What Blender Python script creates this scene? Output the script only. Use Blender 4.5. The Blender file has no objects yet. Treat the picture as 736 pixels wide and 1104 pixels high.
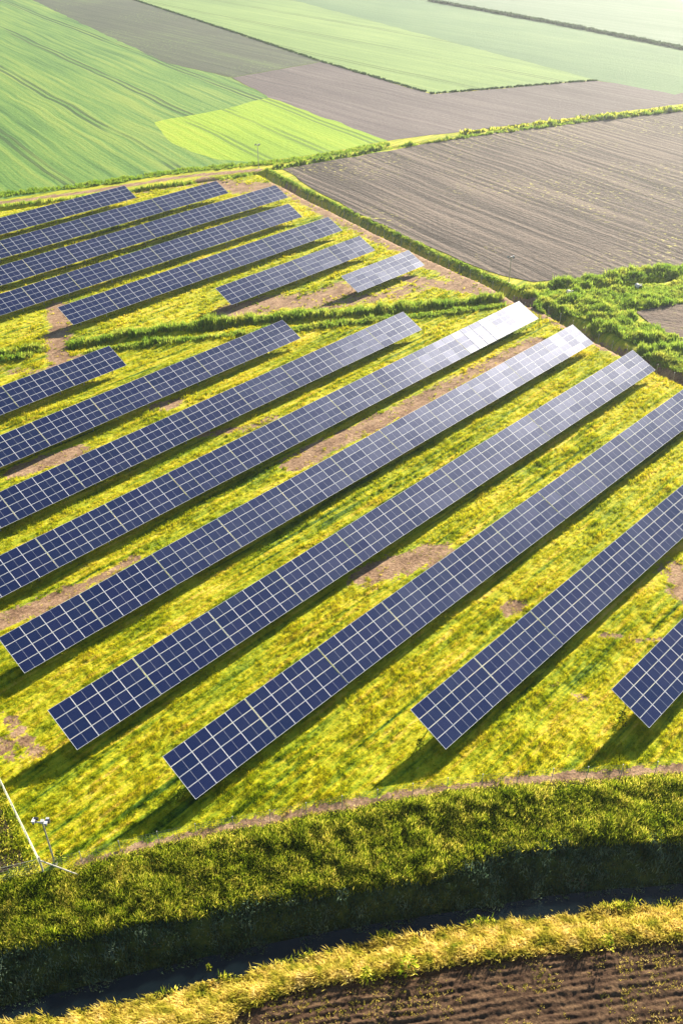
import bpy, math, random
import numpy as np
from mathutils import Matrix, Vector
rng = np.random.default_rng(7); random.seed(7)
S = bpy.context.scene; COL = S.collection

# ------------------------------------------------------------------ camera
CAMZ = 58.193; PITCH = 0.619648; FPX = 1006.475; ROLL = -0.009187
cp, sp = math.cos(PITCH), math.sin(PITCH)
FW = np.array([0, cp, -sp]); _rt = np.array([1., 0, 0]); _up = np.array([0, sp, cp])
cr, sr = math.cos(ROLL), math.sin(ROLL)
RT = cr*_rt + sr*_up; UP = cr*_up - sr*_rt
cam = bpy.data.cameras.new('camera'); camo = bpy.data.objects.new('camera', cam); COL.objects.link(camo)
cam.sensor_fit = 'VERTICAL'; cam.sensor_height = 36; cam.lens = 36*FPX/1104; cam.clip_start = .5; cam.clip_end = 20000
camo.matrix_world = Matrix([[RT[0], UP[0], -FW[0], 0], [RT[1], UP[1], -FW[1], 0], [RT[2], UP[2], -FW[2], CAMZ], [0, 0, 0, 1]])
S.camera = camo

# ------------------------------------------------------------------ light
SUN_EL, SUN_AZ = math.radians(21.5), math.radians(60)          # azimuth counted from +x
sd = Vector((math.cos(SUN_EL)*math.cos(SUN_AZ), math.cos(SUN_EL)*math.sin(SUN_AZ), math.sin(SUN_EL)))
w = bpy.data.worlds.new('World'); S.world = w; w.use_nodes = True
nt = w.node_tree; bg = nt.nodes['Background']
sky = nt.nodes.new('ShaderNodeTexSky'); sky.sky_type = 'NISHITA'; sky.sun_disc = False
sky.sun_elevation = SUN_EL; sky.sun_rotation = math.pi/2 - SUN_AZ; sky.dust_density = .2
nt.links.new(sky.outputs[0], bg.inputs[0]); bg.inputs[1].default_value = .05
sl = bpy.data.lights.new('sun', 'SUN'); sl.energy = 5; sl.angle = math.radians(.5); sl.color = (1, .89, .71)
so = bpy.data.objects.new('sun', sl); COL.objects.link(so); so.rotation_euler = sd.to_track_quat('Z', 'Y').to_euler()
vs = S.view_settings; vs.view_transform = 'Standard'; vs.look = 'None'; vs.gamma = 1; vs.exposure = 1.8; vs.use_curve_mapping = False
S.render.engine = 'CYCLES'; S.cycles.max_bounces = 6; S.cycles.transparent_max_bounces = 8
S.cycles.volume_bounces = 0; S.cycles.use_denoising = True

# ------------------------------------------------------------------ helpers
def at(px, py, z=0.):
    """world point on the level z of a measured position in the survey photograph (736 x 1104)"""
    d = FW + RT*(px-368)/FPX + UP*(552-py)/FPX
    t = (z-CAMZ)/d[2]
    return np.array([d[0]*t, d[1]*t])
def poly(pts, z=0.): return np.array([at(x, y, z) for x, y in pts])
def link(name, me, mat=None, parent=None):
    o = bpy.data.objects.new(name, me); COL.objects.link(o)
    if mat is not None:
        for m in (mat if isinstance(mat, (list, tuple)) else [mat]): me.materials.append(m)
    if parent is not None: o.parent = parent
    return o
def tag(o, label=None, cat=None, group=None, kind=None):
    for k, v in (('label', label), ('category', cat), ('group', group), ('kind', kind)):
        if v: o[k] = v
    return o
def empty(name, loc, rz=0.):
    o = bpy.data.objects.new(name, None); COL.objects.link(o); o.location = loc; o.rotation_euler = (0, 0, rz); o.empty_display_size = .3
    return o
class MB:
    def __init__(s): s.v = []; s.f = []; s.m = []
    def add(s, vs_, fs, m=0):
        n = len(s.v); s.v += [tuple(map(float, v)) for v in vs_]; s.f += [tuple(i+n for i in f) for f in fs]; s.m += [m]*len(fs); return s
    def box(s, c, d, m=0, M=None):
        p = [Vector((x*d[0]/2, y*d[1]/2, z*d[2]/2)) for z in (-1, 1) for x, y in ((-1, -1), (1, -1), (1, 1), (-1, 1))]
        if M is not None: p = [M @ q for q in p]
        p = [q + Vector(c) for q in p]
        return s.add(p, [(3, 2, 1, 0), (4, 5, 6, 7), (0, 1, 5, 4), (1, 2, 6, 5), (2, 3, 7, 6), (3, 0, 4, 7)], m)
    def tube(s, pts, r, n=8, m=0):
        pts = [Vector(p) for p in pts]; rs = r if isinstance(r, (list, tuple)) else [r]*len(pts)
        ring = []
        for i, p in enumerate(pts):
            t = (pts[min(i+1, len(pts)-1)] - pts[max(i-1, 0)]).normalized()
            a = t.orthogonal().normalized() if abs(t.z) > .95 else t.cross(Vector((0, 0, 1))).normalized()
            b = t.cross(a)
            ring.append([p + (a*math.cos(k*2*math.pi/n) + b*math.sin(k*2*math.pi/n))*rs[i] for k in range(n)])
        v = [q for r_ in ring for q in r_]; f = []
        for i in range(len(pts)-1):
            for k in range(n): f.append((i*n+k, i*n+(k+1) % n, (i+1)*n+(k+1) % n, (i+1)*n+k))
        f.append(tuple(range(n-1, -1, -1))); f.append(tuple((len(pts)-1)*n+k for k in range(n)))
        return s.add(v, f, m)
    def mesh(s, name, smooth=False):
        me = bpy.data.meshes.new(name); me.from_pydata(s.v, [], s.f); me.polygons.foreach_set('material_index', s.m)
        if smooth: me.polygons.foreach_set('use_smooth', [True]*len(s.f))
        me.update(); return me
def np_mesh(name, V, F):
    me = bpy.data.meshes.new(name); k = F.shape[1]
    me.vertices.add(len(V)); me.vertices.foreach_set('co', V.astype(np.float32).ravel())
    me.loops.add(F.size); me.loops.foreach_set('vertex_index', F.astype(np.int32).ravel())
    me.polygons.add(len(F)); me.polygons.foreach_set('loop_start', np.arange(0, F.size, k, dtype=np.int32))
    me.update(calc_edges=True); return me
def seg_dist(P, L):
    """distance of points P (n,2) to the polyline L"""
    d = np.full(len(P), 1e9)
    for a, b in zip(L[:-1], L[1:]):
        ab = b-a; t = np.clip(((P-a)@ab)/(ab@ab), 0, 1); q = P-a-t[:, None]*ab
        d = np.minimum(d, np.hypot(q[:, 0], q[:, 1]))
    return d
def inside(P, G):
    r = np.zeros(len(P), bool); n = len(G)
    for i in range(n):
        a, b = G[i], G[(i+1) % n]
        c = ((a[1] > P[:, 1]) != (b[1] > P[:, 1])) & (P[:, 0] < (b[0]-a[0])*(P[:, 1]-a[1])/(b[1]-a[1]+1e-12)+a[0])
        r ^= c
    return r
def smoothnoise(P, cell, seed):
    """cheap value noise on world xy in 0..1"""
    q = P/cell; i = np.floor(q).astype(np.int64); f = q-i; f = f*f*(3-2*f)
    def h(a, b):
        x = (a*374761393 + b*668265263 + seed*982451653) & 0xffffffff
        x = ((x ^ (x >> 13))*1274126177) & 0xffffffff
        return ((x ^ (x >> 16)) & 0xffff)/65535.
    return (h(i[:, 0], i[:, 1])*(1-f[:, 0])*(1-f[:, 1]) + h(i[:, 0]+1, i[:, 1])*f[:, 0]*(1-f[:, 1])
            + h(i[:, 0], i[:, 1]+1)*(1-f[:, 0])*f[:, 1] + h(i[:, 0]+1, i[:, 1]+1)*f[:, 0]*f[:, 1])

# ------------------------------------------------------------------ material helpers
AZ = 0.7922088                                                  # heading of the panel rows
def new_mat(name):
    m = bpy.data.materials.new(name); m.use_nodes = True; t = m.node_tree
    for n in list(t.nodes): t.nodes.remove(n)
    return m, t
class NT:
    def __init__(s, t): s.t = t
    def n(s, typ, ins=None, **kw):
        nd = s.t.nodes.new(typ)
        for k, v in kw.items(): setattr(nd, k, v)
        for k, v in (ins or {}).items():
            if isinstance(v, bpy.types.NodeSocket): s.t.links.new(v, nd.inputs[k])
            else: nd.inputs[k].default_value = v
        return nd
    def math(s, op, a, b=0., c=0.):
        return s.n('ShaderNodeMath', {0: a, 1: b, 2: c}, operation=op).outputs[0]
    def mix(s, fac, a, b):
        nd = s.n('ShaderNodeMix', data_type='RGBA')
        for k, v in ((0, fac), (6, a), (7, b)):
            if isinstance(v, bpy.types.NodeSocket): s.t.links.new(v, nd.inputs[k])
            else: nd.inputs[k].default_value = (*v, 1) if isinstance(v, (tuple, list)) and len(v) == 3 else v
        return nd.outputs[2]
    def ramp(s, fac, stops):
        nd = s.n('ShaderNodeValToRGB', {0: fac}); cr_ = nd.color_ramp
        while len(cr_.elements) < len(stops): cr_.elements.new(.5)
        for e, (p, c) in zip(cr_.elements, stops): e.position = p; e.color = (*c, 1) if len(c) == 3 else c
        return nd.outputs[0]
    def maprange(s, v, a, b, c=0., d=1.):
        return s.n('ShaderNodeMapRange', {0: v, 1: a, 2: b, 3: c, 4: d}).outputs[0]
    def noise(s, vec, scale, detail=3., rough=.55):
        return s.n('ShaderNodeTexNoise', {'Vector': vec, 'Scale': scale, 'Detail': detail, 'Roughness': rough}).outputs[0]
    def pos(s, ang=0., sc=(1, 1, 1)):
        g = s.n('ShaderNodeNewGeometry').outputs['Position']
        r = s.n('ShaderNodeVectorRotate', {'Vector': g, 'Angle': -ang}, rotation_type='Z_AXIS').outputs[0]
        return s.n('ShaderNodeVectorMath', {0: r, 1: sc}, operation='MULTIPLY').outputs[0]

def grass_col(N):
    """colour of the sward from world position: mown strips along the rows, green and straw patches"""
    p = N.pos(0, (1, 1, 0))
    big = N.noise(N.pos(AZ, (.3, 1, 0)), .2, 4, .6); strk = N.noise(N.pos(AZ, (.07, 1, 0)), 1.9, 4, .65); fine = N.noise(p, 3.4, 4, .7)
    v = N.math('ADD', N.math('MULTIPLY', big, .38), N.math('ADD', N.math('MULTIPLY', strk, .78), N.math('MULTIPLY', fine, .36)))
    v = N.math('ADD', v, -.255)
    rut = N.maprange(N.noise(N.pos(AZ, (.025, 1, 0)), 1.1, 2, .4), .60, .66)
    v = N.math('SUBTRACT', v, N.math('MULTIPLY', rut, .13))
    return N.ramp(v, [(.26, (.025, .075, .005)), (.36, (.12, .19, .004)), (.45, (.28, .325, .006)), (.56, (.46, .42, .010)), (.71, (.66, .50, .10))])
def dirt_col(N):
    p = N.pos(AZ, (.5, 1, 1)); a = N.noise(p, .7, 5, .65); b = N.noise(N.pos(), 3.5, 4, .7)
    v = N.math('ADD', N.math('MULTIPLY', a, .55), N.math('MULTIPLY', b, .45))
    return N.ramp(v, [(.33, (.08, .04, .022)), (.48, (.24, .145, .085)), (.66, (.46, .31, .19))])
def out_principled(N, col, rough=.9, height=None, strength=.5, dist=.1, spec=.2):
    b = N.n('ShaderNodeBsdfPrincipled', {'Roughness': rough, 'Specular IOR Level': spec})
    if isinstance(col, bpy.types.NodeSocket): N.t.links.new(col, b.inputs['Base Color'])
    else: b.inputs['Base Color'].default_value = (*col, 1)
    if height is not None:
        bp = N.n('ShaderNodeBump', {'Height': height, 'Strength': strength, 'Distance': dist}); N.t.links.new(bp.outputs[0], b.inputs['Normal'])
    o = N.n('ShaderNodeOutputMaterial'); N.t.links.new(b.outputs[0], o.inputs[0]); return b
def simple(name, col, rough=.6, metal=0., spec=.5):
    m, t = new_mat(name); N = NT(t)
    c = N.mix(N.noise(N.pos(), 3., 4, .6), tuple(x*.82 for x in col), tuple(min(1, x*1.12) for x in col))
    b = out_principled(N, c, rough, spec=spec); b.inputs['Metallic'].default_value = metal; return m

# ground of the plant: sward or bare soil by the 'dirt' attribute
M_ground, t = new_mat('sward_and_soil'); N = NT(t)
att = N.n('ShaderNodeAttribute', attribute_name='dirt').outputs['Fac']
nz = N.math('ADD', N.noise(N.pos(AZ, (.35, 1, 1)), .9, 5, .7), N.math('MULTIPLY', N.noise(N.pos(), 3., 3, .6), .4))
fac = N.maprange(N.math('ADD', att, N.math('MULTIPLY', N.math('SUBTRACT', nz, .7), 2.2)), .42, .54)
wild = N.n('ShaderNodeAttribute', attribute_name='wild').outputs['Fac']
gc = N.mix(wild, grass_col(N), N.ramp(N.noise(N.pos(), .8, 4, .7), [(.3, (.030, .055, .010)), (.6, (.075, .095, .02)), (.8, (.14, .13, .04))]))
hg = N.math('ADD', N.noise(N.pos(0), 2.2, 5, .7), N.math('MULTIPLY', N.noise(N.pos(AZ, (.12, 1, 1)), 2.4, 3, .6), .9))
out_principled(N, N.mix(fac, gc, dirt_col(N)), .95, hg, .9, .16)

def blade_mat(name, colfn, transl=.5, jitter=.35, tcol=1.3):
    m, t = new_mat(name); N = NT(t); c = colfn(N)
    rnd = N.n('ShaderNodeNewGeometry').outputs['Random Per Island']
    hs = N.n('ShaderNodeHueSaturation', {'Color': c, 'Value': N.maprange(rnd, 0, 1, 1-jitter, 1+jitter), 'Saturation': 1.0})
    d = N.n('ShaderNodeBsdfDiffuse', {'Color': hs.outputs[0]})
    hs2 = N.n('ShaderNodeHueSaturation', {'Color': hs.outputs[0], 'Value': tcol, 'Hue': .495})
    tr = N.n('ShaderNodeBsdfTranslucent', {'Color': hs2.outputs[0]})
    mx = N.n('ShaderNodeMixShader', {0: transl, 1: d.outputs[0], 2: tr.outputs[0]})
    o = N.n('ShaderNodeOutputMaterial'); t.links.new(mx.outputs[0], o.inputs[0]); return m
M_turf = blade_mat('turf_blades', grass_col, .5, .4)
M_herb = blade_mat('herb_blades', lambda N: N.ramp(N.math('ADD', N.math('MULTIPLY', N.noise(N.pos(), .55, 3, .6), .6), N.math('MULTIPLY', N.n('ShaderNodeNewGeometry').outputs['Random Per Island'], .4)),
    [(.25, (.020, .045, .005)), (.42, (.12, .20, .009)), (.57, (.31, .36, .018)), (.76, (.66, .56, .10))]), .5, .6)
M_reed = blade_mat('reed_blades', lambda N: N.ramp(N.noise(N.pos(), .35, 4, .6), [(.3, (.10, .20, .02)), (.5, (.21, .31, .035)), (.68, (.38, .40, .06))]), .5, .3)
M_straw = blade_mat('straw_blades', lambda N: N.ramp(N.noise(N.pos(0, (1, 1, 0)), .8, 4, .65), [(.3, (.12, .17, .015)), (.43, (.38, .34, .04)), (.57, (.62, .50, .12)), (.72, (.70, .60, .28))]), .4, .3)
M_hedge = blade_mat('hedge_blades', lambda N: N.ramp(N.noise(N.pos(), .35, 4, .6), [(.3, (.03, .07, .025)), (.7, (.08, .13, .045))]), .3, .35)
M_shade = blade_mat('shade_toned_blades', lambda N: N.ramp(N.noise(N.pos(), .9, 4, .65), [(.3, (.035, .060, .035)), (.48, (.075, .13, .075)), (.68, (.20, .27, .19))]), .35, .35)  # dark teal shade of the canal slope is put into the blade colour

def blades(name, P, Z, H, W_, nb, mat, lean=.5, bend=True, label=None, cat='grass', spread=None, kind='stuff', wind=None):
    """P (n,2) tuft positions; each tuft nb blades; one mesh"""
    n = len(P)
    if n == 0: return None
    P = np.repeat(P, nb, 0); Z = np.repeat(Z, nb); H = np.repeat(H, nb)*rng.uniform(.6, 1.15, n*nb); n = len(P)
    sp_ = spread if spread is not None else .5*np.mean(H)
    P = P + rng.normal(0, sp_, (n, 2))
    a = rng.uniform(0, 2*np.pi, n); b = rng.uniform(0, 2*np.pi, n); ln = rng.uniform(.1, 1, n)*lean*H
    dx, dy = np.cos(b)*ln, np.sin(b)*ln
    if wind is not None: dx = dx + wind[0]*H; dy = dy + wind[1]*H
    wx, wy = np.cos(a)*W_/2, np.sin(a)*W_/2
    v0 = np.stack([P[:, 0]-wx, P[:, 1]-wy, Z], 1); v1 = np.stack([P[:, 0]+wx, P[:, 1]+wy, Z], 1)
    v2 = np.stack([P[:, 0]+dx, P[:, 1]+dy, Z+H], 1)
    if bend:
        m0 = np.stack([P[:, 0]-wx*1.1+dx*.3, P[:, 1]-wy*1.1+dy*.3, Z+H*.55], 1); m1 = np.stack([P[:, 0]+wx*1.1+dx*.3, P[:, 1]+wy*1.1+dy*.3, Z+H*.55], 1)
        V = np.stack([v0, v1, m0, m1, v2], 1).reshape(-1, 3); i = np.arange(n)[:, None]*5
        F = np.concatenate([i+np.array([0, 1, 3]), i+np.array([0, 3, 2]), i+np.array([2, 3, 4])])
    else:
        V = np.stack([v0, v1, v2], 1).reshape(-1, 3); F = np.arange(n*3).reshape(-1, 3)
    o = link(name, np_mesh(name, V, F), mat)
    if kind: tag(o, label, cat, kind=kind)
    return o

# ------------------------------------------------------------------ terrain
ZW = -1.8
plant = poly([(-300, 860), (75, 935), (175, 911), (260, 894), (340, 879), (420, 864), (500, 851), (600, 844), (736, 834), (1000, 820), (1000, 520), (800, 442), (736, 408), (690, 386), (640, 360), (580, 330), (530, 304), (470, 278), (400, 244), (330, 210), (284, 188), (200, 200), (0, 228), (-300, 270)])
def fx(pts, z):
    Q = poly(pts, z); Q = Q[np.argsort(Q[:, 0])]
    s0 = (Q[1]-Q[0]); s1 = (Q[-1]-Q[-2]); m = (Q[-1]-Q[0]); m = m/m[0]
    Q = np.vstack([Q[0]-m*3000, Q[0]-m*20, Q, Q[-1]+m*20, Q[-1]+m*3000]); return Q
FENCE_PX = [(75, 937), (175, 912), (260, 895), (340, 880), (420, 865), (500, 852), (600, 845), (736, 835)]
LF = fx(FENCE_PX, 0.)
LS = fx([(0, 1022), (100, 1002), (170, 987), (225, 980), (300, 965), (368, 957), (468, 942), (543, 915), (618, 905), (736, 902)], -.35)
LW1 = fx([(0, 1090), (200, 1040), (368, 1005), (518, 982), (618, 965), (736, 957)], ZW)
LN1 = fx([(0, 1102), (75, 1090), (175, 1072), (250, 1052), (368, 1022), (443, 1007), (518, 995), (618, 982), (736, 972)], ZW)
LN2 = fx([(250, 1104), (265, 1088), (325, 1064), (368, 1057), (443, 1047), (518, 1034), (618, 1024), (736, 1012)], 0.)
def yl(L, x): return np.interp(x, L[:, 0], L[:, 1])
def smooth(t): t = np.clip(t, 0, 1); return t*t*(3-2*t)
DITCH = [  # polyline, half width, depth
    (poly([(-60, 232), (0, 226), (100, 213), (200, 198), (262, 188), (284, 186)]), 1.3, 1.1),
    (poly([(284, 186), (330, 210), (400, 244), (470, 278), (530, 304), (568, 326)]), 1.9, 1.7),
    (poly([(592, 334), (640, 362), (690, 388), (740, 412), (800, 440)]), 1.7, 1.4),
    (poly([(-60, 392), (0, 384), (44, 378)]), 1.1, .9),
    (poly([(78, 376), (140, 366), (200, 359), (260, 350), (330, 347), (400, 341), (470, 333), (538, 326)]), 1.1, .9),
    (poly([(598, 312), (640, 310), (690, 305), (740, 297), (800, 290)]), 1.3, 1.0),
    (poly([(560, 136), (480, 150), (418, 160), (350, 174), (300, 182)]), 1.0, .7)]
def gz(P):
    x, y = P[:, 0], P[:, 1]
    n2, n1, w1, s, f = (yl(L, x) for L in (LN2, LN1, LW1, LS, LF))
    z = np.zeros(len(P))
    z = np.where((y < f) & (y >= s), -.35*smooth((f-y)/(f-s)), z)
    z = np.where((y < s) & (y >= w1), -.35 + (ZW-.25+.35)*smooth(.08+.92*(s-y)/(s-w1)), z)
    z = np.where((y < w1) & (y >= n1), ZW-.25, z)
    z = np.where((y < n1) & (y >= n2), (ZW-.25)*(1-smooth((n1-y)/(n1-n2))), z)
    for L, hw, dp in DITCH:
        d = seg_dist(P, L); z = z - dp*(1-smooth(d/hw))
    m = inside(P, plant) | ((y < f+2) & (y > n2+.5))
    z = z + np.where(m, (smoothnoise(P, 1.7, 3)-.5)*.10+(smoothnoise(P, 5., 4)-.5)*.16, 0)
    z = z + np.where((y < s) & (y > n1-.4), (smoothnoise(P, .9, 5)-.5)*.5+(smoothnoise(P, 3.1, 6)-.5)*.45, 0)
    return z
def dirt_mask(P):
    m = np.zeros(len(P)); 
    def strip(pts, wd, amp=1.): 
        nonlocal m
        m = np.maximum(m, amp*(1-smooth(seg_dist(P, poly(pts))/wd/1.25)))
    strip([(0, 672), (40, 655), (75, 640)], 2.0); strip([(75, 640), (150, 600)], 1.0, .8)
    strip([(20, 508), (60, 494), (85, 487)], 2.2); strip([(168, 440), (190, 434)], 1.8, .9)
    strip([(205, 470), (265, 463), (300, 450)], 1.3, .75)
    strip([(315, 500), (345, 485), (380, 468), (450, 435), (520, 398), (580, 368)], 2.4)
    strip([(390, 622), (430, 608), (470, 596)], 2.6, 1.0); strip([(545, 658), (562, 652)], 1.3, .9)
    strip([(725, 612), (736, 640)], 2.4, .8); strip([(645, 683), (690, 690), (736, 692)], .5, .8)
    strip([(530, 640), (560, 655)], .5, .6); strip([(590, 735), (640, 758)], .6, .55)
    strip([(250, 335), (300, 326), (345, 322), (370, 312)], 4.5); strip([(340, 330), (420, 318), (460, 305)], 3.5, .7)
    strip([(225, 195), (262, 203), (300, 200)], 5.5, .95); strip([(300, 200), (345, 225), (400, 252), (450, 276), (500, 302), (560, 326)], 3.2, .95)
    strip([(440, 300), (500, 312), (560, 322), (600, 345), (650, 372), (700, 392), (736, 408), (800, 440)], 2.4, .95)
    strip([(560, 322), (580, 330)], 3.5, 1.); strip([(62, 330), (64, 352), (60, 375), (66, 392)], 2.6, 1.)
    strip([(66, 392), (95, 385)], 2., .7); strip([(-60, 226), (0, 219), (100, 206), (200, 190), (278, 183)], 1.6, .95)
    strip([(0, 400), (40, 402)], 2., .6); strip([(130, 210), (220, 196)], 2., .8)
    strip([(90, 932), (130, 922), (180, 909), (260, 891), (340, 876), (420, 861), (500, 849), (600, 840), (736, 829), (800, 825)], .85, .93)
    strip([(8, 775), (30, 800), (40, 812)], 1.1, .8); strip([(0, 800), (12, 815)], 1.2, .75); strip([(280, 745), (310, 725)], 1., .4)
    strip([(5, 690), (35, 700)], .6, .5)
    return m
def axis(lo, hi, step, far, ratio=1.35):
    a = list(np.arange(lo, hi, step)); s = step
    while a[-1] < far: s *= ratio; a.append(a[-1]+s)
    s = step; b = [lo]
    while b[-1] > -far: s *= ratio; b.append(b[-1]-s)
    return np.array(b[:0:-1] + a)
X = axis(-78, 78, .7, 6000)
Y = np.concatenate([axis(24, 50, .3, 6000)])
Y = np.concatenate([Y[Y < 49.9], np.arange(50, 235, .6)]); s = .6
while Y[-1] < 9000: s *= 1.3; Y = np.append(Y, Y[-1]+s)
gx, gy = np.meshgrid(X, Y); P = np.stack([gx.ravel(), gy.ravel()], 1)
V = np.column_stack([P, gz(P)]); nx, ny = len(X), len(Y)
i = (np.arange(ny-1)[:, None]*nx + np.arange(nx-1)[None]).ravel()
me = np_mesh('ground', V, np.stack([i, i+1, i+1+nx, i+nx], 1)); me.polygons.foreach_set('use_smooth', [True]*len(i))
a = me.attributes.new('dirt', 'FLOAT', 'POINT'); a.data.foreach_set('value', dirt_mask(P).astype(np.float32))
wl = ((P[:, 1] < yl(LF, P[:, 0])) | (P[:, 1] > 300)).astype(np.float32)
a = me.attributes.new('wild', 'FLOAT', 'POINT'); a.data.foreach_set('value', wl)
link('ground', me, M_ground)['kind'] = 'structure'
# water in the canal
m, t = new_mat('canal_water'); N = NT(t)
out_principled(N, (.004, .008, .010), .12, N.noise(N.pos(), 5., 3, .5), .2, .03, .25)
xs = np.linspace(-120, 120, 60); V = np.array([[x, yl(L, x)+e, ZW] for x in xs for L, e in ((LN1, -.25), (LW1, .25))])
F = np.array([[2*k, 2*k+2, 2*k+3, 2*k+1] for k in range(59)])
link('water', np_mesh('water', V, F), m)['kind'] = 'structure'

# ------------------------------------------------------------------ fields beyond and below the plant
def ang_of(p, q): d = at(*q)-at(*p); return math.atan2(d[1], d[0])
def field_mat(name, cols, ang, period, contrast, tram=0., tcol=(.05, .08, .02), bump=.25, patch=.02, spot=None):
    m, t = new_mat(name); N = NT(t)
    wob = N.noise(N.pos(0, (1, 1, 0)), .03, 2, .5)
    p = N.pos(ang, (1, 1, 1)); sx = N.n('ShaderNodeSeparateXYZ', {0: p})
    yv = N.math('ADD', sx.outputs[1], N.math('MULTIPLY', wob, 3.))
    streak = N.noise(N.n('ShaderNodeCombineXYZ', {0: N.math('MULTIPLY', sx.outputs[0], .02), 1: yv}).outputs[0], 1/period, 4, .65)
    big = N.noise(N.pos(ang, (.45, 1, 0)), patch, 4, .6); fine = N.noise(N.pos(), 1.1, 4, .7)
    v = N.math('ADD', N.math('MULTIPLY', streak, contrast), N.math('ADD', N.math('MULTIPLY', big, .55), N.math('MULTIPLY', fine, .3)))
    v = N.math('ADD', v, -.5*(contrast+.85)+.5)
    c = N.ramp(v, [(.32, cols[0]), (.5, cols[1]), (.66, cols[2])])
    if spot:
        sn = N.math('MULTIPLY', N.maprange(N.noise(N.pos(0, (1, 1, 0)), .9, 4, .7), .56, .66), N.maprange(N.noise(N.pos(0, (1, 1, 0)), .022, 3, .6), .46, .60))
        c = N.mix(N.math('MULTIPLY', sn, .75), c, spot)
    h = N.math('ADD', N.math('MULTIPLY', streak, 1.), fine)
    if tram:
        u = N.math('FRACT', N.math('DIVIDE', yv, tram)); u = N.math('ABSOLUTE', N.math('SUBTRACT', u, .5))
        tr = N.math('LESS_THAN', N.math('ABSOLUTE', N.math('SUBTRACT', u,.95/tram)), .5/tram)
        gate = N.maprange(N.noise(N.pos(ang, (.02, .12, 0)), 1., 2, .5), .36, .46)
        c = N.mix(N.math('MULTIPLY', N.math('MULTIPLY', tr, gate), .8), c, tcol); h = N.math('SUBTRACT', h, N.math('MULTIPLY', tr, 1.))
    out_principled(N, c, .95, h, .8, bump, .15); return m
def sheet(name, pts, mat, z, jag=.6):
    Q = poly(pts)
    R = []
    for a_, b_ in zip(Q, np.roll(Q, -1, 0)):
        k = max(1, min(140, int(np.hypot(*(b_-a_))/3)))
        for j in range(k): R.append(a_+(b_-a_)*j/k)
    R = np.array(R); R = R + (np.stack([smoothnoise(R, 4., 11), smoothnoise(R, 4., 12)], 1)-.5)*jag*2
    me = bpy.data.meshes.new(name); me.from_pydata([(x, y, z) for x, y in R], [], [tuple(range(len(R)))]); me.update()
    o = link(name, me, mat); o['kind'] = 'structure'; return o
GA = ang_of((0, 50), (225, 165)); GB = ang_of((35, 0), (330, 66)); BR = ang_of((400, 190), (640, 290))
SH = [
 ('wheat_field', [(-700, -60), (-80, -60), (35, 0), (100, 31), (180, 68), (250, 84), (290, 105), (240, 118), (166, 132), (185, 155), (232, 172), (276, 175), (200, 186), (100, 201), (0, 215), (-200, 240), (-700, 300)],
  field_mat('wheat', [(.045, .125, .025), (.11, .22, .04), (.20, .28, .05)], GA, 1.5, .95, 24., (.03, .07, .02))),
 ('young_wheat_field', [(290, 105), (418, 152), (340, 167), (276, 175), (232, 172), (185, 155), (166, 132), (240, 118)],
  field_mat('young_wheat', [(.14, .26, .012), (.24, .36, .018), (.34, .40, .03)], GA, 1.6, .45, 14., (.09, .17, .02))),
 ('beet_field', [(35, 0), (-80, -60), (20, -60), (145, 0), (250, 35), (345, 66), (252, 83), (180, 68), (100, 31)],
  field_mat('beet', [(.030, .042, .028), (.062, .074, .048), (.11, .17, .05)], GB, 2.2, .5, 0, bump=.2, spot=(.17, .28, .06))),
 ('harrowed_field', [(252, 84), (345, 67), (465, 102), (640, 87), (736, 100), (900, 122), (736, 112), (560, 134), (418, 152), (290, 105)],
  field_mat('harrowed', [(.055, .044, .046), (.105, .086, .088), (.17, .14, .135)], GB, 1.6, .5)),
 ('barley_field', [(145, 0), (20, -60), (160, -60), (315, 0), (640, 86), (465, 101), (345, 66), (250, 34)],
  field_mat('barley', [(.10, .18, .05), (.16, .25, .07), (.22, .31, .09)], GB, 2.5, .5, 26., (.08, .14, .03))),
 ('clover_field', [(315, 0), (160, -60), (300, -60), (462, 0), (736, 53), (1000, 103), (900, 122), (736, 100), (726, 102), (640, 86)],
  field_mat('clover', [(.05, .12, .05), (.09, .17, .07), (.14, .22, .09)], GB, 3., .3)),
 ('rye_field', [(466, 0), (304, -60), (1000, -60), (1000, 100), (736, 51)],
  field_mat('rye', [(.07, .13, .08), (.105, .165, .10), (.15, .21, .14)], GB, 3., .45)),
 ('ploughed_field', [(306, 182), (418, 163), (560, 138), (736, 118), (1000, 90), (1000, 262), (736, 290), (660, 298), (575, 304), (540, 298), (470, 270), (400, 238), (340, 206)],
  field_mat('ploughed', [(.034, .026, .023), (.078, .062, .055), (.18, .14, .115)], BR, 1.1, 1.25, 0, bump=.35, spot=(.60, .56, .14))),
 ('tilled_plot', [(684, 338), (736, 322), (900, 290), (900, 440), (736, 372), (705, 352)],
  field_mat('tilled', [(.075, .055, .048), (.15, .11, .088), (.25, .19, .14)], BR+.6, 1.1, .7, 0, bump=.35, spot=(.30, .30, .06)))]
for k, (nm, pts, mt) in enumerate(SH): sheet(nm, pts, mt, .03+.006*k if nm != 'tilled_plot' else .09)

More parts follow.
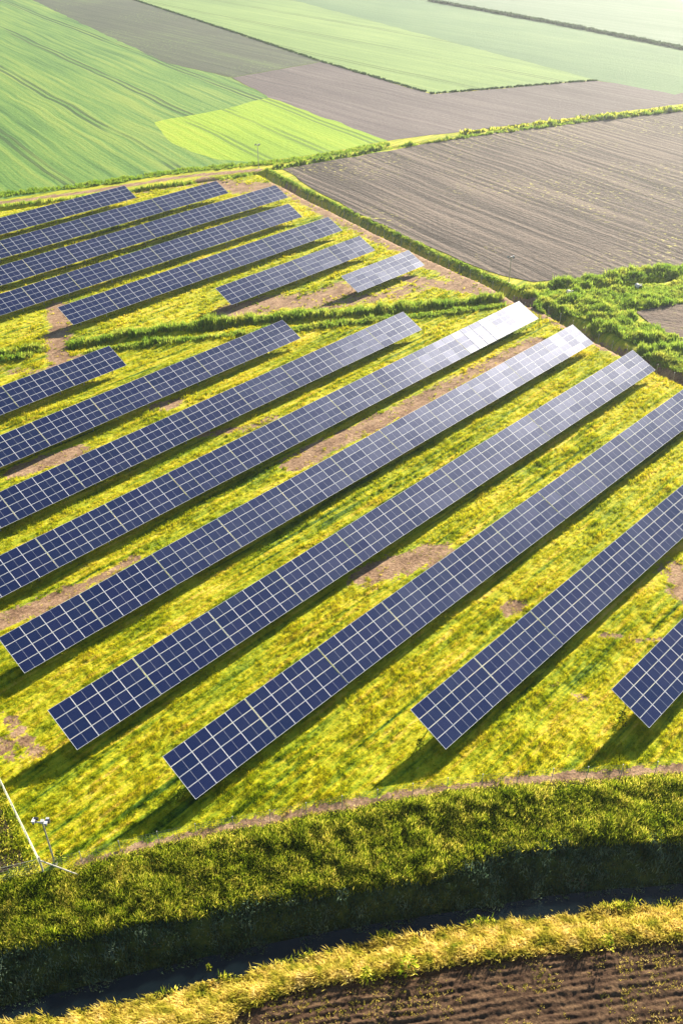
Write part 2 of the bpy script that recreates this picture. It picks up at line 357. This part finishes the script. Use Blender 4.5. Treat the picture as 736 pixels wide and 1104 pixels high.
# ploughed land below the canal: real furrows
fa = ang_of((368, 1085), (736, 1030))
Xs = np.arange(-34, 40, .10); Yv = np.linspace(0, 1, 150); gx, gv = np.meshgrid(Xs, Yv)
ytop = yl(LN2, gx)-.05; gy = ytop + (22.-ytop)*gv
P = np.stack([gx.ravel(), gy.ravel()], 1); v_ = -math.sin(fa)*P[:, 0]+math.cos(fa)*P[:, 1]
u_ = math.cos(fa)*P[:, 0]+math.sin(fa)*P[:, 1]
wv = v_ + (smoothnoise(P, 5., 21)-.5)*.4
pa_ = np.stack([u_*.6, v_], 1)
z = .12 + .03*np.cos(wv*2*np.pi/.46) + .035*np.cos(wv*2*np.pi/1.84) + (smoothnoise(np.stack([u_*.15, v_], 1), .22, 22)-.5)*.10 + (smoothnoise(P, .14, 24)-.5)*.085 + (smoothnoise(P, .3, 25)-.5)*.03
nx, ny = len(Xs), len(Yv); i = (np.arange(ny-1)[:, None]*nx + np.arange(nx-1)[None]).ravel()
me = np_mesh('ploughed_land', np.column_stack([P, z]), np.stack([i+nx, i+nx+1, i+1, i], 1)); me.polygons.foreach_set('use_smooth', [True]*len(i))
m, t = new_mat('moist_soil'); N = NT(t)
n1 = N.noise(N.pos(fa, (.3, 1, 1)), 2., 5, .7); n2 = N.noise(N.pos(), 6., 4, .7)
c = N.ramp(N.math('ADD', N.math('MULTIPLY', n1, .6), N.math('MULTIPLY', n2, .4)), [(.32, (.02, .010, .006)), (.48, (.06, .033, .019)), (.64, (.15, .092, .05))])
out_principled(N, c, .95, n2, .9, .08, .15)
link('ploughed_land', me, m)['kind'] = 'structure'
# dark soil outside the left fence
sheet('bare_soil', [(-60, 800), (-8, 838), (0, 862), (20, 905), (30, 930), (0, 940), (-90, 958)], field_mat('outside_soil', [(.05, .035, .025), (.09, .06, .04), (.13, .12, .05)], 1.2, 1., .5, 0, bump=.2, spot=(.06, .09, .015)), .09, .5)

# ------------------------------------------------------------------ vegetation
def in_view(P, mg=110, z=0.):
    d = np.column_stack([P, np.full(len(P), z-CAMZ)]); zc = d@FW
    x = 368+FPX*(d@RT)/zc; y = 552-FPX*(d@UP)/zc
    return (zc > 0) & (x > -mg) & (x < 736+mg) & (y > -50) & (y < 1104+mg)
def scatter(x0, x1, y0, y1, dens):
    n = int((x1-x0)*(y1-y0)*dens); P = np.column_stack([rng.uniform(x0, x1, n), rng.uniform(y0, y1, n)]); return P[in_view(P)]
def turf(name, y0, y1, dens, h, nb, wd, label):
    P = scatter(-80, 80, y0, y1, dens); P = P[inside(P, plant)]
    d = dirt_mask(P); nz_ = smoothnoise(P, .8, 31)*.6+smoothnoise(P, 2.5, 32)*.4
    P = P[(d + (nz_-.5)*1.5 < .5) | (rng.random(len(P)) < .05)]
    c, s_ = math.cos(AZ), math.sin(AZ); Q = np.column_stack([(P[:, 0]*c+P[:, 1]*s_)*.3, -P[:, 0]*s_+P[:, 1]*c])
    cl_ = smoothnoise(P, .26, 35)*.65+smoothnoise(P, .8, 36)*.35
    k_ = rng.random(len(P)) < np.clip((cl_-.33)*4, .06, 1); P, Q, cl_ = P[k_], Q[k_], cl_[k_]
    hv = (.3+1.5*cl_)*(.6+1.0*smoothnoise(Q, .9, 33)*smoothnoise(P, 3., 34)*1.6)
    blades(name, P, gz(P)-.02, h*hv, wd, nb, M_turf, .7, False, label, 'grass')
turf('mown_grass', 38, 75, 46, .17, 8, .04, 'yellow green mown grass between the nearest panel rows')
turf('mown_grass', 75, 125, 22, .20, 7, .065, 'yellow green mown grass between the middle panel rows')
turf('mown_grass', 125, 215, 8, .24, 6, .12, 'sunlit yellow grass round the farthest panel rows')

P = scatter(-60, 60, 30, 52, 60); f, s_, w1 = yl(LF, P[:, 0]), yl(LS, P[:, 0]), yl(LW1, P[:, 0])
mdw = (P[:, 1] < f+.1) & (P[:, 1] > s_-.35)
Q = P[mdw]; blades('meadow_grass', Q, gz(Q)-.03, (.28+.5*smoothnoise(Q, .6, 41)*smoothnoise(Q, 2.6, 42)*1.7)*np.clip((yl(LF, Q[:, 0])-Q[:, 1])/1.2+.35, .35, 1), .036, 10, M_herb, .55, True, 'tall green meadow grass in the sunlit strip above the dark canal bank', 'grass', spread=.12)
Q = P[(P[:, 1] <= s_) & (P[:, 1] > w1-.15)]; Q = Q[rng.random(len(Q)) < .45]
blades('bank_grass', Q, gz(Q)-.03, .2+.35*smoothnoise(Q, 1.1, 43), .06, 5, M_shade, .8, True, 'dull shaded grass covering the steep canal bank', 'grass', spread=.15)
P = scatter(-60, 60, 22, 42, 60); n1, n2 = yl(LN1, P[:, 0]), yl(LN2, P[:, 0])
Q = P[(P[:, 1] < n1-.05) & (P[:, 1] > n2-.1)]
blades('straw_grass', Q, gz(Q)-.03, .35+.55*smoothnoise(Q, .8, 45), .065, 6, M_straw, .7, True, 'straw yellow grass lit by the sun on the near canal bank', 'grass', spread=.12, wind=(-.35, -.25))
# green fringe at the water's edge and along the field's edge
xs = rng.uniform(-50, 50, 1500); Q = np.column_stack([xs, yl(LN1, xs)+rng.normal(0, .12, 1500)]); Q = Q[smoothnoise(Q, 1.3, 46) > .5]
blades('water_edge_grass', Q, gz(Q), np.full(len(Q), .6), .06, 8, M_herb, .6, True, 'loose green tufts leaning over the dark canal water', 'grass', spread=.15)
P = scatter(-34, 38, 22, 34, 16); P = P[(P[:, 1] < yl(LN2, P[:, 0])-.2)]; P = P[(smoothnoise(P, .7, 61)*.5+smoothnoise(P, 3., 62)*.5) > .5]
blades('field_weeds', P, np.full(len(P), .12), np.full(len(P), .12), .05, 5, M_straw, 1.2, False, 'small dry weeds and stubble scattered over the moist ploughed land', 'weeds', spread=.06)
# outside the left fence
P = scatter(-60, -18, 36, 56, 14); out = poly([(-90, 800), (-3, 838), (46, 941), (0, 949), (-90, 965)])
Q = P[inside(P, out)]; blades('rough_grass', Q, gz(Q)-.02, .15+.3*smoothnoise(Q, 1.2, 47), .06, 6, M_herb, .8, True, 'rough dark grass outside the left fence line', 'grass', spread=.15)

def reeds(name, px, wd, h, dens, label, mat=M_reed, nb=7, bw=.12, off=(0, 0), clump=.5):
    L = poly(px)+np.array(off); lo, hi = L.min(0)-wd, L.max(0)+wd
    n = int((hi-lo).prod()*dens); P = np.column_stack([rng.uniform(lo[0], hi[0], n), rng.uniform(lo[1], hi[1], n)])
    d = seg_dist(P, L); P = P[(d < wd*(.55+.65*smoothnoise(P, 2.2, 51))) & in_view(P, 200)]
    H = h*(1-clump+clump*2*smoothnoise(P, 2., 52)*smoothnoise(P, .9, 53)*1.4+.1)
    return blades(name, P, gz(P)-.03, H, bw, nb, mat, .45, True, label, 'grass', spread=.18)
reeds('reed_strip', [(-60, 388), (0, 381), (43, 376)], .8, .9, 11, 'green reeds in the ditch left of the soil crossing')
reeds('reed_strip', [(-60, 396), (0, 389), (30, 385)], .7, .9, 9, 'low green reeds on the near lip of the ditch left of the soil crossing')
reeds('reed_strip', [(80, 373), (130, 362), (200, 354), (260, 347), (322, 342), (400, 336), (470, 329), (536, 322)], .9, 1.05, 11, 'long dark line of reeds on the far lip of the ditch crossing the plant')
reeds('reed_strip', [(96, 380), (150, 373), (210, 366), (270, 359), (330, 354), (400, 346), (470, 339), (540, 330)], .7, .65, 11, 'long bright line of reeds on the near lip of the ditch crossing the plant')
reeds('reed_strip', [(288, 183), (330, 205), (400, 239), (470, 273), (530, 299), (575, 318)], .45, .38, 14, 'reeds along the ditch between the plant and the ploughed field')
reeds('ditch_grass', [(-60, 224), (0, 218), (100, 207), (200, 192), (270, 184)], .6, .8, 6, 'thin grass rim of the ditch under the wheat field', off=(0, -3.5))
reeds('wheat_margin', [(-60, 217), (0, 211), (100, 199), (200, 184), (290, 176), (350, 168), (415, 156)], 1.6, .5, 5, 'bright grass margin between the wheat and the track', blade_mat('margin', lambda N: N.ramp(N.noise(N.pos(), .4, 3), [(.3, (.12, .24, .02)), (.7, (.24, .32, .03))]), .5, .3))
reeds('reed_thicket', [(600, 328), (650, 342), (700, 368), (745, 392), (800, 420)], 4.4, .8, 12, 'thick green reeds in the wedge beside the track corner', clump=.75)
reeds('reed_thicket', [(640, 332), (700, 326), (745, 315), (800, 305)], 2.2, .75, 11, 'reeds on the middle bank above the small tilled plot', clump=.7)
reeds('reed_thicket', [(574, 316), (620, 308), (680, 298), (745, 291), (800, 284)], 2.4, .8, 11, 'reeds along the near edge of the big ploughed field', clump=.7)
reeds('reed_thicket', [(606, 322), (650, 320), (700, 314), (745, 306), (800, 297)], 2.2, .55, 12, 'low bright grass filling the wedge between the two reed banks', clump=.7)
reeds('hedgerow', [(736, 119), (640, 130), (560, 140), (500, 148), (418, 160), (350, 173), (300, 181)], 1.0, .8, 5, 'low hedgerow strip running between the brown fields', bw=.25, clump=.8)
reeds('hedgerow', [(1000, 92), (736, 117), (640, 128), (560, 137), (500, 145)], 1.3, .9, 3, 'grassy strip beside the hedgerow between the brown fields', M_herb, bw=.25)
reeds('field_hedge', [(462, 1), (600, 26), (736, 53), (900, 84)], 1.2, 1.1, 4, 'dark thin hedge crossing the far green fields', M_hedge, bw=.3, clump=.2)
reeds('field_hedge', [(145, 0), (250, 34), (345, 66), (465, 101)], .6, .5, 4, 'dark grass line under the far light green field', M_hedge, bw=.25, clump=.2)
reeds('field_hedge', [(465, 101), (550, 94), (640, 87)], .6, .5, 4, 'dark grass line along the lower end of the light green field', M_hedge, bw=.25, clump=.2)

# ------------------------------------------------------------------ solar panels
M_frame = simple('white_aluminium', (.84, .86, .90), .45, .0)
M_steel = simple('galvanised_steel', (.42, .43, .44), .5, .6)
M_back = simple('panel_back', (.30, .31, .33), .6)
m, t = new_mat('panel_glass'); N = NT(t); M_glass = m
oi = N.n('ShaderNodeObjectInfo').outputs['Random']; tc = N.n('ShaderNodeTexCoord').outputs['Object']
sx = N.n('ShaderNodeSeparateXYZ', {0: tc}); X_, Y_ = sx.outputs[0], sx.outputs[1]
def line(v, period, half, off=0.):
    u = N.math('FRACT', N.math('DIVIDE', N.math('ADD', v, off), period)); return N.math('LESS_THAN', N.math('ABSOLUTE', N.math('SUBTRACT', u, .5)), half/period)
cellx = line(X_, .0795, .0022, .0); celly = line(Y_, .158, .0028, 0.)
cells = N.math('MAXIMUM', celly, cellx); mid = N.math('LESS_THAN', N.math('ABSOLUTE', X_), .009)
base = N.mix(oi, (.001, .009, .044), (.003, .008, .050))
cl = N.mix(N.math('MULTIPLY', N.noise(tc, 30., 2, .6), .35), base, (.008, .02, .07))
c = N.mix(N.math('MULTIPLY', cells, .2), cl, (.25, .28, .38)); c = N.mix(N.math('MULTIPLY', mid, .85), c, (.55, .57, .62))
dust = N.noise(N.pos(AZ, (.5, 1, 1)), .12, 3, .6)
rg = N.math('ADD', N.maprange(N.math('FRACT', N.math('MULTIPLY', oi, 7.31)), 0, 1, .25, .31), N.math('MULTIPLY', dust, .07))
b = out_principled(N, c, .35, spec=.68); t.links.new(rg, b.inputs['Roughness']); b.inputs['Specular Tint'].default_value = (.26, .40, 1, 1); b.inputs['Coat Weight'].default_value = 0.; b.inputs['Coat Roughness'].default_value = .06; b.inputs['Coat IOR'].default_value = 1.3

PW, PH, MX, MY = 2.0, 1.0, 2.02, 2.02*.50579
pm = MB(); th = .035
pm.box((0, 0, -th/2), (PW, PH, th), 1)
fw_, fz = .018, .004
for sx_ in (-1, 1): pm.box((sx_*(PW-fw_)/2, 0, fz/2), (fw_, PH, fz), 0)
for sy_ in (-1, 1): pm.box((0, sy_*(PH-fw_*.8)/2, fz/2), (PW-2*fw_, fw_*.8, fz), 0)
# white border of the laminate inside the frame, then the cells
ix, iy = PW/2-fw_-.008, PH/2-fw_*.8-.005
pm.add([(-ix, -iy, .0015), (ix, -iy, .0015), (ix, iy, .0015), (-ix, iy, .0015)], [(0, 1, 2, 3)], 2)
pm.box((0, 0, .0004), (PW-2*fw_-.001, PH-2*.8*fw_-.001, .0008), 0)
PANEL = pm.mesh('solar_panel')
for mm in (M_frame, M_back, M_glass): PANEL.materials.append(mm)
TILT = 0.42498; HA = 2.65
NS, GAP = 4, .05
def local_table():
    """steel of one table; local x along the row, local y towards the low edge, z up, origin at the high edge on the ground"""
    mb = MB(); ct, st = math.cos(TILT), math.sin(TILT); L = NS*MX
    R = Matrix.Rotation(-TILT, 3, 'X')
    for d in (.55, 1.5, 2.55, 3.55):                             # purlins under the panels
        mb.box((L/2, -d*ct, HA-d*st-.085), (L+.03, .06, .08), 0, Matrix.Rotation(TILT, 3, 'X'))
    for x in (L*.22, L*.78):                                     # rafters
        mb.box((x, -2.04*ct, HA-2.04*st-.17), (.06, 3.6, .09), 0, Matrix.Rotation(TILT, 3, 'X'))
        for d in (.9, 3.1):
            pass
    return mb.mesh('panel_table')
TABLE = local_table(); TABLE.materials.append(M_steel)
def post_mesh(h):
    mb = MB(); mb.box((0, 0, h/2-.1), (.11, .012, h+.2)); mb.box((-.05, .03, h/2-.1), (.012, .05, h+.2)); mb.box((.05, .03, h/2-.1), (.012, .05, h+.2)); mb.box((0, 0, h), (.16, .1, .02))
    return mb.mesh('post')
ct, st = math.cos(TILT), math.sin(TILT)
HB, HF = HA-.9*st-.22, HA-3.1*st-.22
POSTB, POSTF = post_mesh(HB), post_mesh(HF)
br = MB(); br.tube([(0, -.95*ct, .5), (0, -2.2*ct, HA-2.2*st-.2)], .025, 6); BRACE = br.mesh('brace')
for mm in (POSTB, POSTF, BRACE): mm.materials.append(M_steel)
RZ = AZ                                                          # local +x along the row, local -y to the low side
def add_row(A, nsec, label, seed):
    r_ = random.Random(seed)
    root = empty('solar_panel_row', (A[0], A[1], 0), RZ); tag(root, label, 'solar panels', 'rows of solar panels in the solar farm')
    base_tilt = r_.gauss(0, .002)
    for k in range(nsec):
        tb = link('panel_table', TABLE, None, root); tb.location = (k*(NS*MX+GAP), 0, r_.uniform(-.02, .02))
        sec = r_.gauss(0, .007); secx = r_.gauss(0, .006)
        for x in (NS*MX*.22, NS*MX*.78):
            for me_, d in ((POSTB, .9), (POSTF, 3.1)):
                o = link('post', me_, None, tb); o.location = (x, -d*ct, 0)
            o = link('brace', BRACE, None, tb); o.location = (x, 0, 0)
        for i_ in range(NS):
            for j_ in range(4):
                o = link('solar_panel', PANEL, None, tb)
                d = (j_+.5)*MY
                o.location = ((i_+.5)*MX, -d*ct, HA-d*st)
                o.rotation_euler = (TILT+base_tilt+sec+r_.gauss(0, .0018), secx+r_.gauss(0, .0018), 0)
    return root
U = np.array([math.cos(AZ), math.sin(AZ)]); SL = NS*MX+GAP
ROWS = [
 ((21.6, 52.88), 6, 'row at the right photo edge whose near end stands above the fence'),
 ((5.27, 50.9), 8, 'row at lower right between the right edge row and the lowest reaching row'),
 ((-13.6, 46.47), 11, 'long row whose near end reaches lowest in the photo'),
 ((-23.4, 51.19), 11, 'second long row from the bottom left, its far end glaring white by the reed thicket'),
 ((-29.76, 59.56), 11, 'long row whose near end touches the left photo edge, bare soil strip behind it'),
]
for i_, (A, n_, lb) in enumerate(ROWS): add_row(A, n_, lb, 100+i_)
FAR = [  # far end of the row, number of tables back from there
 ((26.77, 131.74), 12, 'row with the brightest white far end, next to the track corner and ditch'),
 ((9.26, 128.25), 10, 'row ending in front of the reed ditch right of centre, one behind the brightest row'),
 ((-8.23, 125.74), 8, 'row ending at the reed ditch near the pinkish bare soil, second behind the brightest row'),
 ((-31.61, 117.65), 5, 'short row at the left photo edge just before the soil ditch crossing'),
 ((0.26, 142.25), -2, 'smallest array of two tables standing alone beside the perimeter track'),
 ((-19.19, 137.85), -4, 'short row of four tables behind the pinkish bare soil and the reed ditch'),
 ((-41.91, 130.96), -7, 'row behind the ditch whose near end stands by the soil crossing'),
 ((-9.54, 179.44), 13, 'fourth row from the back of the plant, running out of the left photo edge'),
 ((-12.7, 191.52), 12, 'third row from the back, reaching farthest towards the corner of the perimeter ditch'),
 ((-24.93, 194.81), 11, 'second row from the back of the plant, ending at the pale bare soil'),
 ((-43.2, 192.27), 9, 'rearmost and shortest visible row in the upper left, next to the wheat field track')]
for i_, (A, n_, lb) in enumerate(FAR):
    A = np.array(A)
    if n_ > 0: A = A - U*(n_*SL-GAP)
    add_row(A, abs(n_), lb, 200+i_)

# ------------------------------------------------------------------ fences
M_post = simple('fence_post_grey', (.34, .35, .34), .6, .3); M_wire = simple('fence_wire', (.36, .38, .33), .5, .4); M_pale = simple('pale_post', (.45, .43, .36), .8)
def fence(L, label, h=1.55, step=2.6, wire=.006, vstep=.25, rail=0., cat='fence'):
    L = np.array(L); seg = np.hypot(*np.diff(L, axis=0).T); cum = np.concatenate([[0], np.cumsum(seg)])
    n = max(1, int(cum[-1]/step)); s_ = np.linspace(0, cum[-1], n+1); Q = np.column_stack([np.interp(s_, cum, L[:, 0]), np.interp(s_, cum, L[:, 1])])
    root = empty('wire_fence', (Q[0][0], Q[0][1], 0)); tag(root, label, cat); o0 = Q[0]
    z0 = gz(Q); PM = MB(); PM.tube([(0, 0, -.3), (0, 0, h+.05)], .03, 6); PM.box((0, 0, h+.06), (.07, .07, .02)); pme = PM.mesh('post'); pme.materials.append(M_post)
    for q, z_ in zip(Q, z0):
        o = link('post', pme, None, root); o.location = (q[0]-o0[0], q[1]-o0[1], z_)
    def w_(mb, a_, b_, r):                                       # thin three sided wire
        mb.tube([a_, b_], r, 3)
    for j in range(n):
        mb = MB(); a_, b_ = Q[j]-o0, Q[j+1]-o0; za, zb = z0[j], z0[j+1]
        for k in range(7): hh = .08+(h-.1)*k/6; w_(mb, (*a_, za+hh), (*b_, zb+hh), wire)
        if rail: w_(mb, (*a_, za+h+.02), (*b_, zb+h+.02), rail)
        nv = max(1, int(step/vstep))
        for k in range(1, nv): u = k/nv; p = a_+(b_-a_)*u; zz = za+(zb-za)*u; w_(mb, (*p, zz+.08), (*p, zz+h-.02), wire*.8)
        link('wire_mesh', mb.mesh('wire_mesh'), M_wire, root)
    return root
corner = at(47, 940)
fence(np.vstack([[corner], poly([(75, 935), (175, 909), (260, 892), (340, 877), (420, 862), (500, 849), (600, 842), (736, 832), (850, 822)])]), 'wire fence with thin grey posts along the top of the meadow strip above the canal', 1.35)
fence(np.vstack([[corner], poly([(30, 905), (12, 868), (0, 843), (-30, 790), (-70, 715)])]), 'wire fence with pale top rail running up the left photo edge from the corner', 1.5, vstep=.10, wire=.011, rail=.014)
fence(np.vstack([[corner], poly([(20, 947), (-20, 955), (-70, 966)])]), 'short wire fence leaving the corner towards the lower left photo edge', 1.5, rail=.012)
fence(poly([(288, 196), (330, 215), (400, 249), (470, 283), (530, 309), (566, 327)]), 'faint wire fence beside the perimeter ditch under the ploughed field', 1.5, wire=.004)
fence(poly([(590, 341), (640, 368), (690, 394), (745, 419), (800, 446)]), 'faint wire fence beside the track at the foot of the reed thicket', 1.5, wire=.004)
# corner strut lying down from the corner post
st_ = MB(); b_ = at(86, 944)-corner; st_.tube([(0, 0, 1.35), (b_[0], b_[1], .05)], .05, 8); st_.tube([(0, 0, -.2), (0, 0, 1.75)], .07, 8)
o = link('corner_post', st_.mesh('corner_post'), M_pale); o.location = (corner[0], corner[1], 0); tag(o, 'pale corner post of the fence with its long slanting strut', 'fence post')

# ------------------------------------------------------------------ masts
M_white = simple('mast_white', (.45, .46, .49), .4); M_dark = simple('camera_dark', (.03, .03, .035), .4)
def mast(px, h, label, arms=True):
    q = at(*px); root = empty('camera_mast', (q[0], q[1], gz(q[None])[0])); tag(root, label, 'camera mast', 'camera masts round the solar farm')
    a_ = MB(); a_.tube([(0, 0, -.3), (0, 0, h*.5), (0, 0, h)], [.075, .065, .05], 10); a_.box((0, 0, .03), (.3, .3, .06)); link('pole', a_.mesh('pole', False), M_steel, root)
    a_ = MB(); a_.tube([(-.62, .05, h+.02), (.35, -.03, h+.02)], .045, 8); link('crossarm', a_.mesh('crossarm'), M_white, root)
    for x, yy in ((-.55, .1), (.33, -.05)):
        a_ = MB(); R = Matrix.Rotation(-.35, 3, 'X'); a_.box((x, yy-.05, h+.16), (.17, .42, .16), 0, R); a_.box((x, yy-.05, h+.26), (.22, .5, .025), 0, R)
        c_ = link('camera_housing', a_.mesh('camera_housing'), M_white, root)
        l_ = MB(); l_.tube([(x, yy-.24, h+.08), (x, yy-.30, h+.06)], .065, 10); link('lens', l_.mesh('lens'), M_dark, c_)
    a_ = MB(); a_.box((.02, 0, h+.14), (.22, .22, .2)); a_.box((.36, .12, h+.2), (.2, .14, .26)); link('junction_box', a_.mesh('junction_box'), M_white, root)
    a_ = MB(); a_.box((.47, .02, h+.13), (.08, .28, .3)); a_.box((-.42, .18, h+.2), (.28, .12, .18)); link('floodlight', a_.mesh('floodlight'), M_dark, root)
mast((60, 932), 4.7, 'white camera mast with dark lamps standing by the lower left fence corner')
mast((548, 305), 4.2, 'faint white camera mast in front of the ploughed field, right of centre')
mast((279, 181), 4.8, 'thin camera mast at the far corner of the plant below the wheat')
# concrete pipes
M_conc = simple('pale_concrete', (.58, .55, .50), .85)
def pipe(px, label, rz):
    q = at(*px); z_ = -.1; root = empty('pipe_headwall', (q[0], q[1], z_), rz); root.scale = (.6, .6, .6); tag(root, label, 'drain pipe')
    n = 20; mb = MB(); V_ = []; 
    for y_, r in ((-1.0, .62), (-1.0, .50), (.9, .50), (.9, .62)):
        V_ += [(r*math.cos(k*2*math.pi/n), y_, .75+r*math.sin(k*2*math.pi/n)) for k in range(n)]
    F_ = [(i_*n+k, ((i_+1) % 4)*n+k, ((i_+1) % 4)*n+(k+1) % n, i_*n+(k+1) % n) for i_ in range(4) for k in range(n)]
    mb.add(V_, F_); link('pipe', mb.mesh('pipe', False), M_conc, root)
    mb = MB(); mb.box((-.72, -.4, .5), (.22, .2, 1.1)); mb.box((.72, -.4, .5), (.22, .2, 1.1)); mb.box((0, -.4, 1.42), (1.66, .22, .14)); link('headwall', mb.mesh('headwall'), M_conc, root)
pipe((613, 318), 'pale concrete drain pipe end among reeds right of the track corner', .2)
pipe((687, 311), 'pale concrete drain pipe end among reeds near the right photo edge', .3)

# ------------------------------------------------------------------ single weeds
def weed(px, h, label, n=26, z=None):
    q = at(*px); z_ = gz(q[None])[0]; mb = MB(); r_ = random.Random(int(px[0]*7+px[1]))
    mb.tube([(0, 0, -.05), (.04, .02, h*.5), (r_.uniform(-.1, .1), r_.uniform(-.1, .1), h*.9)], [.03, .02, .008], 5)
    lf = MB()
    for k in range(n*6):
        t_ = r_.uniform(.12, 1.); rr = (1.05-t_*.75)*h*.42*math.sqrt(r_.random()); a_ = r_.uniform(0, 6.283)
        c_ = Vector((math.cos(a_)*rr, math.sin(a_)*rr, t_*h)); d_ = Vector((math.cos(a_), math.sin(a_), r_.uniform(-.4, .8))).normalized(); s_ = d_.orthogonal().normalized()
        s_ = (Matrix.Rotation(r_.uniform(0, 3.1), 3, d_) @ s_); ln = h*r_.uniform(.08, .16)
        lf.add([c_-s_*ln*.3, c_+d_*ln*.6-s_*0, c_+s_*ln*.3, c_-d_*ln*.5], [(0, 1, 2, 3)])
    root = empty('leafy_weed', (q[0], q[1], z_)); tag(root, label, 'weed')
    link('stem', mb.mesh('stem'), M_herb, root); link('leaves', lf.mesh('leaves'), M_herb, root)
weed((66, 930), 1.3, 'bushy weed beside the foot of the lower left camera mast')
weed((668, 780), 1.5, 'leafy weed under the near end of the right edge row')
weed((452, 808), 1.2, 'leafy weed under the near end of the row at lower right')
weed((196, 862), 1.1, 'leafy weed in the shade under the near end of the lowest row')
for k, (x_, y_, h_, lb) in enumerate([(395, 1058, 1.6, 'tall weed on the near bank edge left of the other edge weeds'), (441, 1050, 2.1, 'tallest weed on the near bank edge shading the furrows'), (652, 1022, 1.5, 'tall weed on the near bank edge towards the right photo edge'), (222, 1028, .9, 'small weed low on the shaded bank above the canal water')]):
    weed((x_, y_), h_, lb, 12)

# ------------------------------------------------------------------ air
m, t = new_mat('air'); N = NT(t)
pv = N.n('ShaderNodeVolumePrincipled', {'Color': (.84, .92, 1, 1), 'Density': .00021, 'Anisotropy': .72}); o_ = N.n('ShaderNodeOutputMaterial'); t.links.new(pv.outputs[0], o_.inputs['Volume'])
hz = MB().box((0, 4000, (CAMZ+3-3.5)/2), (24000, 24000, CAMZ+3+3.5)).mesh('haze')
hz_o = link('haze', hz, m); hz_o['kind'] = 'stuff'; hz_o['label'] = 'pale even haze over the far fields'; hz_o['category'] = 'haze'
